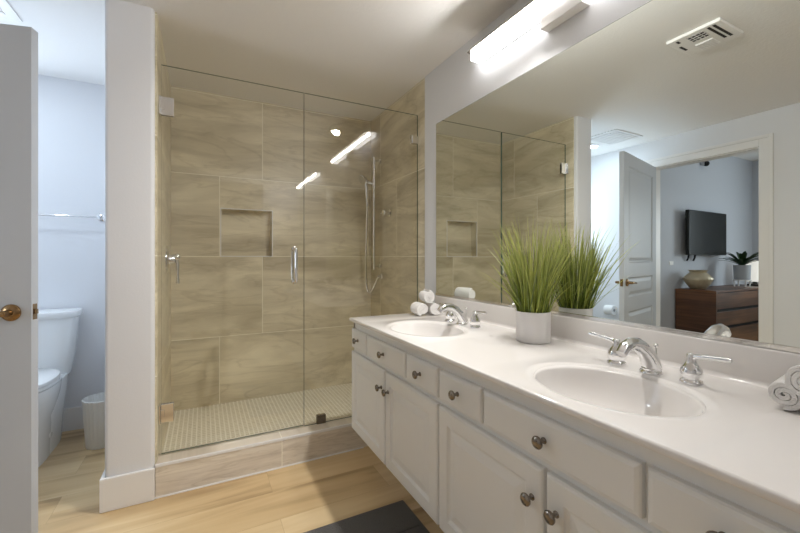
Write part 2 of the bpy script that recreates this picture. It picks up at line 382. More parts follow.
# ------------------------------------------------------------------ the open door
def panel_rings(b, y0, y1, z0, z1, x, levels, s=-1, cap=True):
    """nested rectangles in a plane of constant x; levels: (inset, depth) with depth towards -s"""
    rr = []
    for ins, dep in levels:
        X = x - s * dep
        rr.append([(X, y0 + ins, z0 + ins), (X, y1 - ins, z0 + ins), (X, y1 - ins, z1 - ins), (X, y0 + ins, z1 - ins)])
    b.rings(rr, True, False, cap)

def door_slab(W, H, T, panels, s0):
    """door in its own frame: x thickness, y width, z height"""
    b = MB(); u0, u1 = s0, W - s0
    for X, s in ((T / 2, 1), (-T / 2, -1)):
        def quad(ya, yb, za, zb): b.bm.faces.new([b.bm.verts.new(p) for p in ((X, ya, za), (X, yb, za), (X, yb, zb), (X, ya, zb))])
        quad(0, u0, 0, H); quad(u1, W, 0, H)
        zz = 0
        for z0, z1 in panels:
            quad(u0, u1, zz, z0); zz = z1
            panel_rings(b, u0, u1, z0, z1, X, [(0, 0), (.012, .009), (.022, .009), (.05, .003)], s)
        quad(u0, u1, zz, H)
    P = [(0, 0), (W, 0), (W, H), (0, H)]
    b.rings([[(T / 2, y, z) for y, z in P], [(-T / 2, y, z) for y, z in P]], True, False, False)
    bmesh.ops.remove_doubles(b.bm, verts=b.bm.verts, dist=1e-5)
    return b
door = bpy.data.objects.new('door_1', None); COL.objects.link(door); door['kind'] = 'structure'
door['label'] = 'open white panelled door with bronze lever handle at the left edge'; door['category'] = 'door'
DW = 0.935
def dchild(o, par=door): o.parent = par; return o
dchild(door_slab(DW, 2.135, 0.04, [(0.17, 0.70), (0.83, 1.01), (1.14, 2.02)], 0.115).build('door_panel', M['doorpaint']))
LZ = 0.965
for s in (1, -1):
    b = MB(); b.lathe([(0.034, 0), (0.034, .006), (0.028, .011), (0.014, .014), (0.012, .05), (0.010, .052)], (s * .02, DW - .068, LZ), (s, 0, 0), 28)
    b.tube([(s * .064, DW - .060, LZ), (s * .067, DW - .085, LZ + .001), (s * .066, DW - .13, LZ - .002), (s * .062, DW - .185, LZ - .008)], [.011, .0105, .009, .007], 12)
    dchild(b.build('lever_handle', M['bronze'], smooth=True))
b = MB(); b.box(-.012, .012, DW - .0005, DW + .0015, LZ - .032, LZ + .032); b.box(-.007, .007, DW, DW + .010, LZ - .010, LZ + .010, .002)
dchild(b.build('latch_plate', M['bronze']))
for z in (.25, 1.07, 1.90):
    b = MB(); b.lathe([(.007, -.045), (.007, .045)], (-.024, -.004, z), (0, 0, 1), 12); dchild(b.build('hinge', M['bronze'], smooth=True))
door.location = (LX + .022, DY1 - .012, 0.012)
# local +y runs from the hinge to the free edge (-0.637, 2.115)
door.rotation_euler = (0, 0, math.atan2(-0.225, 0.885) - PI / 2)

# ------------------------------------------------------------------ vanity
FX = 0.785   # face frame
vy0, vy1 = 0.18, 2.105
van = thing('vanity_cabinet', 'long white vanity cabinet with raised panel doors under the beige countertop', 'cabinet', (1.05, 1.14, 0))
b = MB(); b.box(FX, WX - .004, vy0, vy1, 0.205, 0.690, .002); b.box(FX, FX + .010, vy0, vy1, .69, .8368); b.box(FX, WX - .004, vy1 - .02, vy1, .69, .8368); b.box(FX, WX - .004, vy0, vy0 + .02, .69, .8368); b.box(WX - .03, WX - .004, vy0, vy1, .69, .8368)
b.build('body', M['cab'], van)
MB().box(0.945, WX - .004, vy0 + .01, vy1 - .01, 0.0, 0.206).build('toe_kick', M['cab'], van)
def knob(y, z, par):
    b = MB(); b.lathe([(.0085, 0), (.0085, .002), (.0055, .004), (.005, .014), (.0085, .018), (.0155, .021), (.0165, .025), (.014, .0285), (.007, .0305), (.0, .031)], (FX - .020, y, z), (-1, 0, 0), 22)
    b.build('knob', M['nickel'], par, smooth=True, angle=60)
DZ0, DZ1 = 0.682, 0.792
for y0, y1 in ((1.882, 2.098), (1.440, 1.868), (1.186, 1.428), (0.938, 1.174), (0.450, 0.926), (0.188, 0.438)):
    b = MB()
    panel_rings(b, y0, y1, DZ0, DZ1, FX - .020, [(0, .020), (0, .007), (.003, .003), (.012, 0.0), (.0125, 0)], -1)
    d = b.build('drawer', M['cab'], van)
    knob((y0 + y1) / 2, 0.738, d)
for y0, y1, ky in ((1.646, 2.098, 1.676), (1.186, 1.634, 1.600), (0.695, 1.174, 0.727), (0.188, 0.683, 0.650)):
    b = MB()
    panel_rings(b, y0, y1, 0.212, 0.660, FX - .020, [(0, .020), (0, .006), (.003, .002), (.010, 0), (.054, 0), (.058, .005), (.064, .009), (.070, .009), (.098, .0025), (.1, .0025)], -1)
    d = b.build('door', M['cab'], van)
    knob(ky, 0.574, d)

# countertop with two integral oval basins
CZ1, CZ0 = 0.856, 0.838
CXF, CXB = 0.745, WX - .003
cy0, cy1 = 0.150, 2.081
top = thing('countertop', 'glossy off-white countertop with two integral oval sinks and backsplash', 'countertop', (1.05, 1.12, CZ0))
SINK = [(0.970, 1.595), (0.970, 0.652)]
SA, SB = 0.167, 0.210
b = MB()
def rectpt(x, y, x0, x1, y0, y1, a):
    c, s_ = math.cos(a), math.sin(a)
    t = 1e9
    if c > 1e-9: t = min(t, (x1 - x) / c)
    if c < -1e-9: t = min(t, (x0 - x) / c)
    if s_ > 1e-9: t = min(t, (y1 - y) / s_)
    if s_ < -1e-9: t = min(t, (y0 - y) / s_)
    return (x + t * c, y + t * s_)
er = .006
ys = [cy0 + er, 0.36, 0.96, 1.30, 1.90, cy1 - er]
xa, xb = CXF + er, CXB
for (yA, yB), sk in zip(zip(ys[:-1], ys[1:]), (None, SINK[1], None, SINK[0], None)):
    if sk is None:
        b.bm.faces.new([b.bm.verts.new(p) for p in ((xa, yA, CZ1), (xb, yA, CZ1), (xb, yB, CZ1), (xa, yB, CZ1))])
        yA, yB = max(yA, cy0 + .056), min(yB, cy1 - .056)
        b.bm.faces.new([b.bm.verts.new(p) for p in ((xa + .05, yA, CZ0), (xb, yA, CZ0), (xb, yB, CZ0), (xa + .05, yB, CZ0))])
        continue
    cx, cy = sk
    angs = sorted(set([2 * PI * i / 96 for i in range(96)] + [math.atan2(q - cy, p - cx) % (2 * PI) for p in (xa, xb) for q in (yA, yB)]))
    def ell(k, z): return [(cx + SA * k * math.cos(a), cy + SB * k * math.sin(a), z) for a in angs]
    rr = [[(*rectpt(cx, cy, xa, xb, yA, yB, a), CZ1) for a in angs], ell(1.17, CZ1), ell(1.14, CZ1 + .0022), ell(1.04, CZ1 + .0022), ell(1.0, CZ1 - .002)]
    rr += [ell(1.0, CZ0), [(*rectpt(cx, cy, xa + .05, xb, max(yA, cy0 + .056), min(yB, cy1 - .056), a), CZ0) for a in angs]]
    b.rings(rr, True, False, False)
# rounded front nosing and ends, plus underside
o1 = [(xa, ys[0]), (xb, ys[0]), (xb, ys[-1]), (xa, ys[-1])]
def orect(d, z): return [(xa - d, ys[0] - d, z), (xb, ys[0] - d, z), (xb, ys[-1] + d, z), (xa - d, ys[-1] + d, z)]
b.rings([orect(0, CZ1), orect(er * .6, CZ1 - .0012), orect(er, CZ1 - .005), orect(er, CZ0 + .004), orect(er - .003, CZ0), orect(-.05, CZ0)], True, False, False)
bmesh.ops.remove_doubles(b.bm, verts=b.bm.verts, dist=1e-5)
b.build('slab', M['marble'], top, smooth=True, angle=50)
for cx, cy in SINK:
    b = MB(); prof = [(1.0, -.002), (.975, -.012), (.95, -.03), (.90, -.06), (.80, -.092), (.62, -.118), (.38, -.131), (.12, -.136)]
    prof = [(1.0, -.012), (.99, -.03), (.945, -.066), (.84, -.100), (.64, -.128), (.38, -.141), (.12, -.146)][::-1] + [(k - .002, z) for k, z in prof]
    b.rings([[(cx + SA * k * math.cos(2 * PI * i / 96), cy + SB * k * math.sin(2 * PI * i / 96), CZ1 + z) for i in range(96)] for k, z in prof], True, True, True)
    sk = b.build('sink_basin', M['marble'], top, smooth=True, angle=180)
    b = MB(); b.lathe([(.024, 0), (.024, .003), (.019, .004), (.017, .001), (.0, .002)], (cx, cy, CZ1 - .1365), (0, 0, 1), 24)
    b.build('drain', M['chrome'], sk, smooth=True)
b = MB(); b.box(WX - .022, WX - .003, cy0, cy1, CZ1 - .001, 0.957, .004, 3)
b.rings([[(WX - .022 - .012 * (1 - math.sin(t)) , y, CZ1 + .012 * (1 - math.cos(t))) for t in [PI / 2 * i / 5 for i in range(6)]] + [(WX - .021, y, CZ1 - .001)] for y in (cy0 + .002, cy1 - .002)])
b.build('backsplash', M['marble'], top, smooth=True, angle=40)

# wall mirror
mir = thing('wall_mirror', 'large frameless mirror on the wall behind the vanity', 'mirror', (WX - .004, 1.1, 1.5))
MB().box(WX - .0075, WX - .0005, 0.10, 2.088, 0.958, 2.068).build('backing', M['mirror_edge'], mir)
MB().box(WX - .0085, WX - .0076, 0.102, 2.086, 0.960, 2.066).build('silvered_face', M['mirror'], mir)

MB().box(WX - .013, WX - .0086, 0.10, 2.088, 0.9585, 0.972, .001).build('bottom_channel', M['channel'], mir)

# faucets
def faucet(y, label):
    z = CZ1 + .0030
    f = thing('faucet', label, 'faucet', (1.185, y, z), 'widespread chrome faucets')
    b = MB()
    b.lathe([(.030, 0), (.030, .004), (.027, .007), (.0245, .009), (.025, .013)], (1.185, y, z), (0, 0, 1), 28)
    pts = [(1.192, y, z + .010), (1.182, y, z + .032), (1.166, y, z + .054), (1.144, y, z + .075), (1.116, y, z + .090), (1.086, y, z + .095), (1.058, y, z + .086), (1.043, y, z + .070)]
    b.tube(pts, [.0265, .025, .023, .0212, .0195, .0175, .016, .0145], 20)
    sp = b.build('spout', M['chrome'], f, smooth=True, angle=50)
    b = MB(); b.tube([(1.212, y, z + .010), (1.212, y, z + .070)], .003, 10); b.sphere((1.212, y, z + .076), .0075, n=10)
    b.build('lift_rod', M['chrome'], f, smooth=True)
    for s in (1, -1):
        yy = y + s * .106
        b = MB(); b.lathe([(.027, 0), (.027, .004), (.0255, .008), (.020, .011), (.0195, .014), (.0245, .020), (.0262, .029), (.0245, .038), (.018, .048), (.0125, .056), (.0105, .066), (.0115, .074), (.009, .079), (0, .080)], (1.185, yy, z), (0, 0, 1), 28)
        h = b.build('handle', M['chrome'], f, smooth=True, angle=60)
        b = MB(); b.tube([(1.185, yy, z + .066), (1.184, yy + s * .014, z + .0735), (1.182, yy + s * .045, z + .078), (1.179, yy + s * .080, z + .081), (1.178, yy + s * .092, z + .082)], [.0085, .0072, .0055, .0066, .005], 12)
        b.build('lever', M['chrome'], h, smooth=True)
    return f
f1 = faucet(0.665, 'chrome widespread faucet of the nearer sink, beside the white pot')
dup(f1, (1.185, 1.597, CZ1 + .0030), 'chrome widespread faucet of the farther sink, beside the shower end towels')

# rolled towels
def towel(x, y, z, r, L, ang, label, group, roll=0.0):
    b = MB(); turns = 2.6; n = 120; th = r / (turns + .35)
    outer, inner = [], []
    for i in range(n + 1):
        t = i / n * turns; rr = r * (0.16 + 0.84 * t / turns)
        a = roll + 2 * PI * t; rr *= 1 + .05 * math.sin(2 * a + roll)
        outer.append((rr * math.cos(a), rr * math.sin(a))); ri = max(rr - th * .84, 0.002)
        inner.append((ri * math.cos(a), ri * math.sin(a)))
    prof = outer + inner[::-1]
    rr = []
    for l, k in ((-L / 2, .93), (-L / 2 + .006, .985), (-L / 2 + .02, 1.0), (0, 1.012), (L / 2 - .02, 1.0), (L / 2 - .006, .985), (L / 2, .93)):
        rr.append([(p[0] * k, l, p[1] * k) for p in prof])
    N = len(prof)
    b.rings(rr, True, False, False)
    for ring in (0, len(rr) - 1):
        b.bm.verts.ensure_lookup_table(); base_i = ring * N
        for i in range(n):
            b.bm.faces.new((b.bm.verts[base_i + i], b.bm.verts[base_i + i + 1], b.bm.verts[base_i + N - 2 - i], b.bm.verts[base_i + N - 1 - i]))
    o = b.build('rolled_towel', M['towel'], smooth=True, angle=60)
    o.location = (x, y, z); o.rotation_euler = (0, 0, ang)
    return tag(o, label, 'towel', group)
tz = CZ1 + .036
G1 = 'rolled towels at the shower end of the countertop'
towel(1.152, 1.975, tz + .005, .041, .12, -.16, 'rolled white towel lying leftmost in the pile next to the shower', G1, 0.6)
towel(1.238, 1.965, tz + .005, .041, .12, -.22, 'rolled white towel against the backsplash in the pile next to the shower', G1, 2.0)
towel(1.196, 1.972, tz + .076, .041, .12, -.24, 'rolled white towel on top of the pile next to the shower', G1, 4.0)
G2 = 'rolled towels at the near end of the countertop'
towel(1.235, .372, tz, .036, .16, PI / 2 + .12, 'rolled white towel lying nearest the near sink in the cropped pile at right', G2, 1.0)
towel(1.225, .258, tz, .036, .16, PI / 2 + .05, 'rolled white towel at the cropped right edge, bottom of the pile', G2, 2.4)
towel(1.200, .315, tz + .0445, .036, .16, PI / 2 - .10, 'rolled white towel on top of the cropped pile at the right edge', G2, 4.4)

# grass in a white pot
PX, PY = 1.212, 1.146
gp = thing('potted_grass', 'tall green ornamental grass in a white cylindrical pot on the countertop', 'plant', (PX, PY, CZ1))
PZ = CZ1 + .0008
b = MB(); b.lathe([(.063, 0), (.066, .002), (.0675, .006), (.0690, .122), (.0685, .124), (.067, .124), (.066, .110)], (PX, PY, PZ), (0, 0, 1), 48, True, False)
b.build('pot', M['pot'], gp, smooth=True, angle=50)
b = MB(); b.lathe([(.0655, .100), (.0655, .111), (.0, .113)], (PX, PY, CZ1), (0, 0, 1), 32); b.build('moss', M['soil'], gp, smooth=True)
b = MB()
for i in range(400):
    a = random.uniform(0, 2 * PI); r = .060 * math.sqrt(random.random())
    x0, y0 = PX + r * math.cos(a), PY + r * math.sin(a); z0 = CZ1 + .108
    h = random.uniform(.14, .34) if random.random() < .45 else random.uniform(.30, .47) - .7 * r
    lean = random.uniform(.01, .09) + (random.uniform(.03, .10) if random.random() < .2 else 0)
    a2 = a + random.uniform(-.7, .7)
    bend = random.uniform(.0, .05)
    wd = random.uniform(.0014, .0027)
    fa = random.uniform(0, PI); fx, fy = math.cos(fa) * wd, math.sin(fa) * wd
    prev = None; tw = random.uniform(-1, 1)
    for k in range(7):
        t = k / 6
        d = lean * t + bend * t * t * t * (1 if t < 1 else 1)
        x = x0 + d * math.cos(a2); y = y0 + d * math.sin(a2); z = z0 + h * (t - .10 * t * t * (lean + bend) / .1)
        x = min(x, WX - .014)
        q = 1.0 if t < .7 else max(.12, (1 - t) / .3)
        va = b.bm.verts.new((min(x - fx * q, WX - .0125), y - fy * q, z)); vb = b.bm.verts.new((min(x + fx * q, WX - .0125), y + fy * q, z))
        if prev: b.bm.faces.new((prev[0], prev[1], vb, va))
        prev = (va, vb)
b.build('grass', M['grass'], gp, smooth=True, angle=180)

# vanity light
def bar_light(yc, label):
    vl = thing('vanity_light', label, 'lamp', (WX, yc, 2.24), 'linear bar lights on the vanity wall')
    MB().box(1.300, WX - .0005, yc - .1025, yc + .1025, 2.190, 2.2575, .003).build('wall_canopy', M['trim'], vl)
    b = MB(); b.box(1.280, 1.343, yc - .5575, yc + .5575, 2.258, 2.293, .003, 2); o = b.build('light_tube', [M['led'], M['led_bottom'], M['trim']], vl, smooth=True)
    for p in o.data.polygons: p.material_index = 0 if p.normal.x < -.5 else 2 if p.normal.x > .5 or p.normal.z > .5 else 1
    MB().box(1.252, 1.346, yc - .5575, yc + .5575, 2.2935, 2.298).build('top_plate', M['nickel'], vl)  # front overhang added to block the bar's upward light
bar_light(1.0875, 'white linear bar light mounted on the wall above the mirror')
bar_light(-0.690, 'white linear bar light farther along the wall, mirrored as the shorter glint in shower glass')

# ------------------------------------------------------------------ shower
GY = 2.349
GZ0, GZ1 = 0.172, 2.212
def pane(x0, x1, z0, z1, name, par, t=.010):
    b = MB(); b.box(x0, x1, GY - t / 2, GY + t / 2, z0, z1)
    o = b.build(name, [M['glass'], M['glass_edge']], par)
    for p in o.data.polygons:
        if abs(p.normal.y) < .5: p.material_index = 1
    return o
sd = thing('hinged_glass_screen', 'frameless hinged glass shower door with chrome pull handle', 'shower door', (0.17, GY, .17))
pane(-0.195, 0.5465, GZ0, GZ1, 'glass', sd)
for z in (1.995, .385):
    b = MB(); b.box(-0.206, -0.196, GY - .028, GY + .028, z - .048, z + .048, .002)
    b.box(-0.1965, -0.138, GY - .013, GY - .0055, z - .048, z + .048, .002); b.box(-0.1965, -0.138, GY + .0055, GY + .013, z - .048, z + .048, .002)
    b.box(-0.1965, -0.180, GY - .015, GY - .012, z - .02, z + .02, .001)
    b.build('hinge', M['chrome'], sd)
b = MB()
for s in (-1, 1):
    y = GY + s * .055
    b.tube([(.490, GY + s * .0052, 1.055), (.490, GY + s * .040, 1.055), (.490, y - s * .004, 1.059), (.490, y, 1.075), (.490, y, 1.235), (.490, y - s * .004, 1.251), (.490, GY + s * .040, 1.255), (.490, GY + s * .0052, 1.255)], .0095, 14)
    for z in (1.055, 1.255): b.lathe([(.014, 0), (.014, .004), (.010, .006)], (.490, GY + s * .005, z), (0, s, 0), 18)
b.build('pull_handle', M['chrome'], sd, smooth=True)
sp = thing('fixed_glass_screen', 'fixed frameless glass panel beside the shower door, behind the vanity end', 'shower glass', (0.95, GY, .17))
pane(0.552, WX + .003, GZ0 - .006, GZ1, 'glass', sp)
b = MB(); b.box(.628, .684, GY - .014, GY + .014, GZ0 - .007, GZ0 + .046, .002); b.build('bottom_clip', M['nickel'], sp)
b = MB(); b.box(WX - .050, WX + .005, GY - .014, GY + .014, 2.005, 2.060, .002); b.build('wall_clip', M['chrome'], sp)
# valve on the left wall
sv = thing('shower_valve', 'chrome shower valve with a downward lever on the left tiled wall', 'valve', (-.207, 2.83, 1.175))
b = MB(); b.lathe([(.085, 0), (.085, .004), (.078, .010), (.034, .014), (.030, .040), (.026, .046), (0, .048)], (-.2065, 2.83, 1.19), (1, 0, 0), 36); b.build('escutcheon', M['chrome'], sv, smooth=True, angle=50)
b = MB(); b.sphere((-.150, 2.83, 1.205), .024, n=12); b.tube([(-.152, 2.83, 1.20), (-.146, 2.83, 1.16), (-.147, 2.83, 1.09), (-.144, 2.83, 1.035)], [.013, .011, .010, .012], 14); b.build('lever', M['chrome'], sv, smooth=True)
# hand shower on the right wall
hs = thing('hand_shower', 'chrome hand shower on a slim slide bar with a hanging metal hose', 'shower head', (WX, 2.99, 1.83))
SX, SYY = WX - .055, 2.99
b = MB(); b.tube([(SX, SYY, 1.10), (SX, SYY, 2.06)], .010, 14)
for z in (1.13, 2.03): b.lathe([(.022, 0), (.022, .005), (.011, .010), (.011, .060)], (WX + .005, SYY, z), (-1, 0, 0), 20)
b.build('slide_bar', M['chrome'], hs, smooth=True)
b = MB(); b.tube([(SX, SYY, 1.795), (SX, SYY, 1.865)], .018, 16); b.tube([(SX, SYY, 1.83), (SX - .06, SYY + .01, 1.84)], [.014, .015], 12); b.sphere((SX - .068, SYY + .012, 1.84), .022, n=10); b.build('bracket', M['chrome'], hs, smooth=True)
b = MB(); b.tube([(SX - .058, SYY + .012, 1.64), (SX - .064, SYY + .012, 1.74), (SX - .072, SYY + .012, 1.84), (SX - .088, SYY + .012, 1.875)], [.011, .013, .015, .020], 14)
b.lathe([(.018, -.02), (.040, -.004), (.046, .010), (.044, .016), (0, .016)], (SX - .100, SYY + .012, 1.868), (-.75, -.2, -.65), 28)
b.build('spray_head', M['chrome'], hs, smooth=True, angle=50)
pts = []
for i in range(49):
    t = i / 48
    pts.append((SX - .058 + .085 * t, SYY + .012 + .13 * math.sin(PI * t) - .04 * t, 1.64 + (1.04 - 1.64) * t - .40 * math.sin(PI * t)))
b = MB(); b.tube(pts, .008, 12); b.build('hose', M['chrome'], hs, smooth=True)
b = MB(); b.lathe([(.024, 0), (.024, .005), (.014, .010), (.012, .030), (0, .032)], (WX + .005, SYY - .03, 1.04), (-1, 0, 0), 20); b.build('hose_outlet', M['chrome'], hs, smooth=True)
dv = thing('diverter_knob', 'small round chrome diverter knob on the right tiled wall of the shower', 'knob', (WX, 2.80, 1.565))
b = MB(); b.lathe([(.030, 0), (.030, .005), (.014, .010), (.012, .035)], (WX + .005, 2.80, 1.565), (-1, 0, 0), 24); b.build('flange', M['chrome'], dv, smooth=True)
b = MB(); b.lathe([(.012, .034), (.024, .038), (.026, .055), (.022, .064), (0, .066)], (WX + .005, 2.80, 1.565), (-1, 0, 0), 24); b.tube([(WX - .045, 2.80, 1.565), (WX - .05, 2.86, 1.565)], [.006, .005], 10); b.build('grip', M['chrome'], dv, smooth=True)

# ------------------------------------------------------------------ toilet alcove
tl = thing('toilet', 'white skirted toilet against the far wall of the alcove', 'toilet', (-0.98, 3.15, 0))
TX = -0.98
def sup(cx, cy, hx, hy, z, n=40, p=3.2, egg=0):
    r = []
    for i in range(n):
        a = 2 * PI * i / n; c, s = math.cos(a), math.sin(a)
        x = abs(c) ** (2 / p) * (1 if c >= 0 else -1); y = abs(s) ** (2 / p) * (1 if s >= 0 else -1)
        r.append((cx + hx * x * (1 - egg * (0 if y > 0 else y * y * .25)), cy + hy * y, z))
    return r
b = MB(); b.rings([sup(TX, 3.14, .150, .245, 0), sup(TX, 3.14, .152, .245, .02), sup(TX, 3.14, .165, .245, .2), sup(TX, 3.13, .185, .255, .36), sup(TX, 3.13, .19, .26, .44)])
b.rings([sup(TX, 2.98, .150, .235, 0, p=2.6, egg=.4), sup(TX, 2.98, .152, .24, .05, p=2.6, egg=.4), sup(TX, 2.97, .165, .26, .25, p=2.6, egg=.4), sup(TX, 2.955, .20, .285, .38, p=2.5, egg=.5), sup(TX, 2.95, .208, .295, .44, p=2.5, egg=.5), sup(TX, 2.95, .206, .293, .452, p=2.5, egg=.5)])
b.build('bowl', M['porc'], tl, smooth=True, angle=50)
b = MB(); b.rings([sup(TX, 3.29, .185, .098, .43, p=4), sup(TX, 3.29, .205, .101, .55, p=4.5), sup(TX, 3.288, .228, .104, .805, p=5), sup(TX, 3.288, .226, .103, .807, p=5)]); b.build('tank', M['porc'], tl, smooth=True, angle=50)
b = MB(); b.rings([sup(TX, 3.287, .236, .110, .808, p=5), sup(TX, 3.287, .242, .114, .815, p=5), sup(TX, 3.287, .242, .114, .842, p=5), sup(TX, 3.287, .236, .109, .850, p=5)])
b.build('tank_lid', M['porc'], tl, smooth=True, angle=50)
b = MB(); b.rings([sup(TX, 2.93, .198, .265, .453, p=2.4, egg=.5), sup(TX, 2.93, .208, .275, .458, p=2.4, egg=.5), sup(TX, 2.93, .208, .275, .472, p=2.4, egg=.5), sup(TX, 2.93, .204, .272, .476, p=2.4, egg=.5)])
st = b.build('seat', M['porc'], tl, smooth=True, angle=50)
b = MB(); b.rings([sup(TX, 2.93, .200, .268, .4765, p=2.4, egg=.5), sup(TX, 2.93, .210, .278, .481, p=2.4, egg=.5), sup(TX, 2.93, .208, .276, .496, p=2.4, egg=.5), sup(TX, 2.93, .19, .255, .504, p=2.4, egg=.5)])
b.build('lid', M['porc'], tl, smooth=True, angle=50)
b = MB(); b.lathe([(.034, 0), (.034, .003), (.030, .005), (0, .005)], (TX + .152, 3.03, .14), (1, 0, .08), 24); b.build('bolt_cover', M['porc'], tl, smooth=True)
tb = thing('towel_bar', 'slim chrome towel bar on the far wall above the toilet', 'towel bar', (-.93, TY, 1.485))
b = MB(); b.tube([(-1.25, 3.345, 1.485), (-.645, 3.345, 1.485)], .0075, 12); b.build('bar', M['chrome'], tb, smooth=True)
for x in (-1.25, -.645):
    b = MB(); b.lathe([(.024, 0), (.024, .006), (.011, .012), (.010, .055), (.014, .058), (.014, .076), (0, .078)], (x, TY, 1.485), (0, -1, 0), 20); b.build('post', M['chrome'], tb, smooth=True)
bn = thing('waste_bin', 'small white waste bin on the floor beside the toilet', 'bin', (-.580, 3.06, 0))
prof = lambda r, z: [(-.580 + (r + .0016 * math.cos(24 * 2 * PI * i / 144)) * math.cos(2 * PI * i / 144), 3.06 + (r + .0016 * math.cos(24 * 2 * PI * i / 144)) * math.sin(2 * PI * i / 144), z) for i in range(144)]
b = MB(); b.rings([prof(.076, 0), prof(.080, .004), prof(.097, .292)], True, True, False); b.rings([prof(.097, .292), prof(.100, .296), prof(.100, .303), prof(.096, .305), prof(.093, .296), prof(.074, .01)], True, False, True); bmesh.ops.remove_doubles(b.bm, verts=b.bm.verts, dist=1e-6)
o = b.build('bin_body', M['plastic'], bn, smooth=True, angle=60)
tp = thing('toilet_paper_roll', 'white toilet paper roll on a wall holder seen in the mirror beside the door', 'toilet paper', (LX, 2.78, .60))
b = MB(); b.lathe([(.021, -.05), (.055, -.05), (.055, .05), (.021, .05)], (LX + .075, 2.78, .60), (0, 1, 0), 28, False, False); b.rings([[(LX + .075 + .021 * math.cos(a), y, .60 + .021 * math.sin(a)) for a in [2 * PI * i / 28 for i in range(28)]] for y in (2.73, 2.83)], True, False, False); b.build('roll', M['paper'], tp, smooth=True)
b = MB(); b.tube([(LX, 2.85, .60), (LX + .07, 2.85, .60), (LX + .075, 2.845, .60), (LX + .075, 2.715, .60)], .007, 10); b.lathe([(.022, 0), (.022, .006), (.010, .010)], (LX, 2.85, .60), (1, 0, 0), 18); b.build('holder', M['chrome'], tp, smooth=True)
cl = thing('downlight', 'added unseen spotlight recessed in the ceiling over the middle of the vanity', 'lamp', (1.15, 1.10, ZC))
b = MB(); b.lathe([(.042, 0), (.060, 0), (.060, -.005), (.044, -.008), (.042, 0)], (1.15, 1.10, ZC), (0, 0, 1), 32, False, False); b.build('trim_ring', M['trim'], cl, smooth=True)  # ring of the added vanity spot, out of view
rl = thing('downlight', 'small round recessed downlight in the ceiling above the toilet', 'lamp', (-1.14, 2.76, ZC))
b = MB(); b.lathe([(.050, 0), (.085, 0), (.085, -.006), (.052, -.010), (.050, 0)], (-1.14, 2.76, ZC), (0, 0, 1), 32, False, False); b.build('trim_ring', M['trim'], rl, smooth=True)
av = thing('air_register', 'white slotted air register in the alcove ceiling, seen in the mirror above the door', 'vent', (-1.07, 2.48, ZC))
b = MB(); b.box(-1.28, -.84, 2.30, 2.68, ZC - .008, ZC - .0005, .002)
for i in range(9): b.box(-1.25, -.89, 2.335 + .034 * i, 2.357 + .034 * i, ZC - .013, ZC - .0085)
b.build('grille', M['trim'], av)
# combined fan and light in the main ceiling
fv = thing('exhaust_fan', 'off-white ceiling exhaust fan with dark grille and light lens, seen in the mirror', 'fan', (.19, 1.125, ZC))
b = MB(); b.box(.060, .322, .985, 1.242, ZC - .018, ZC - .0005, .005); b.build('cover', M['ceil'], fv)
b = MB(); b.box(.214, .292, 1.072, 1.154, ZC - .0195, ZC - .0183); g = b.build('fan_grille', M['dark'], fv)
b = MB()
for i in range(5): b.box(.214, .292, 1.072 + i * .0198, 1.0745 + i * .0198, ZC - .0215, ZC - .0196)
for i in range(4): b.box(.214 + i * .0252, .2165 + i * .0252, 1.072, 1.154, ZC - .0215, ZC - .0196)
b.build('grid', M['plastic'], g)
b = MB(); b.box(.084, .176, 1.080, 1.165, ZC - .026, ZC - .0182, .004)
for i in range(6): b.box(.086, .174, 1.086 + i * .0135, 1.090 + i * .0135, ZC - .0275, ZC - .0255)
b.build('light_lens', M['trim'], fv)
for y, x0, x1 in ((1.020, .106, .303), (1.045, .112, .302), (1.196, .27, .300), (1.216, .155, .225)):
    b = MB(); b.box(x0, x1, y - .0065, y + .0065, ZC - .0195, ZC - .0182); b.build('air_slot', M['dark'], fv)

# bath mat
bm_ = MB(); bm_.box(.315, .872, .90, 1.655, .0, .014, .006, 3)
for y in (1.47, 1.085): bm_.box(.335, .852, y - .012, y + .012, .012, .0185, .003)
o = bm_.build('bath_mat', M['rug'], smooth=True); tag(o, 'dark grey bath mat on the wood floor in front of the vanity', 'mat')

# ------------------------------------------------------------------ bedroom through the doorway
tv = thing('television', 'black flat television mounted on the bedroom wall above the dresser', 'television', (-3.45, 2.78, 1.53))
xf = Matrix.Translation((-3.45, 2.70, 0)) @ Matrix.Rotation(-.03, 4, 'Z') @ Matrix.Translation((3.45, -2.70, 0))
b = MB(); b.box(-3.985, -2.915, 2.685, 2.725, 1.235, 1.828, .004); b.build('housing', M['black'], tv, xf=xf)
b = MB(); b.box(-3.975, -2.925, 2.6835, 2.6848, 1.250, 1.818); b.build('screen', M['screen'], tv, xf=xf)
b = MB(); b.box(-3.60, -3.30, 2.74, 2.778, 1.38, 1.68); b.box(-3.5, -3.4, 2.70, 2.75, 1.42, 1.62); b.build('wall_bracket', M['black'], tv)
for x in (-3.06, -3.22):
    b = MB(); b.tube([(x, 2.735, 1.26), (x, 2.745, 1.20), (x - .01, 2.765, 1.16)], .012, 8); b.build('cable', M['black'], tv, smooth=True)
dr = thing('dresser', 'dark walnut dresser with wide drawers in the bedroom, under the television', 'dresser', (-3.65, 2.55, 0))
DX0, DX1, DF, DB = -4.52, -2.79, 2.32, 2.765
for x0, x1 in ((DX0, DX0 + .03), (DX1 - .03, DX1)): MB().box(x0, x1, DF, DB, .06, .775, .002).build('side_panel', M['walnut_side'], dr)
b = MB(); b.box(DX0 + .03, DX1 - .03, DF + .035, DB, .06, .775); b.box(DX0 + .05, DX1 - .05, DF + .05, DB - .02, 0, .06); b.build('carcass', M['black'], dr)
MB().box(DX0 - .004, DX1 + .004, DF - .004, DB, .7755, .800, .002).build('dresser_top', M['walnut'], dr)
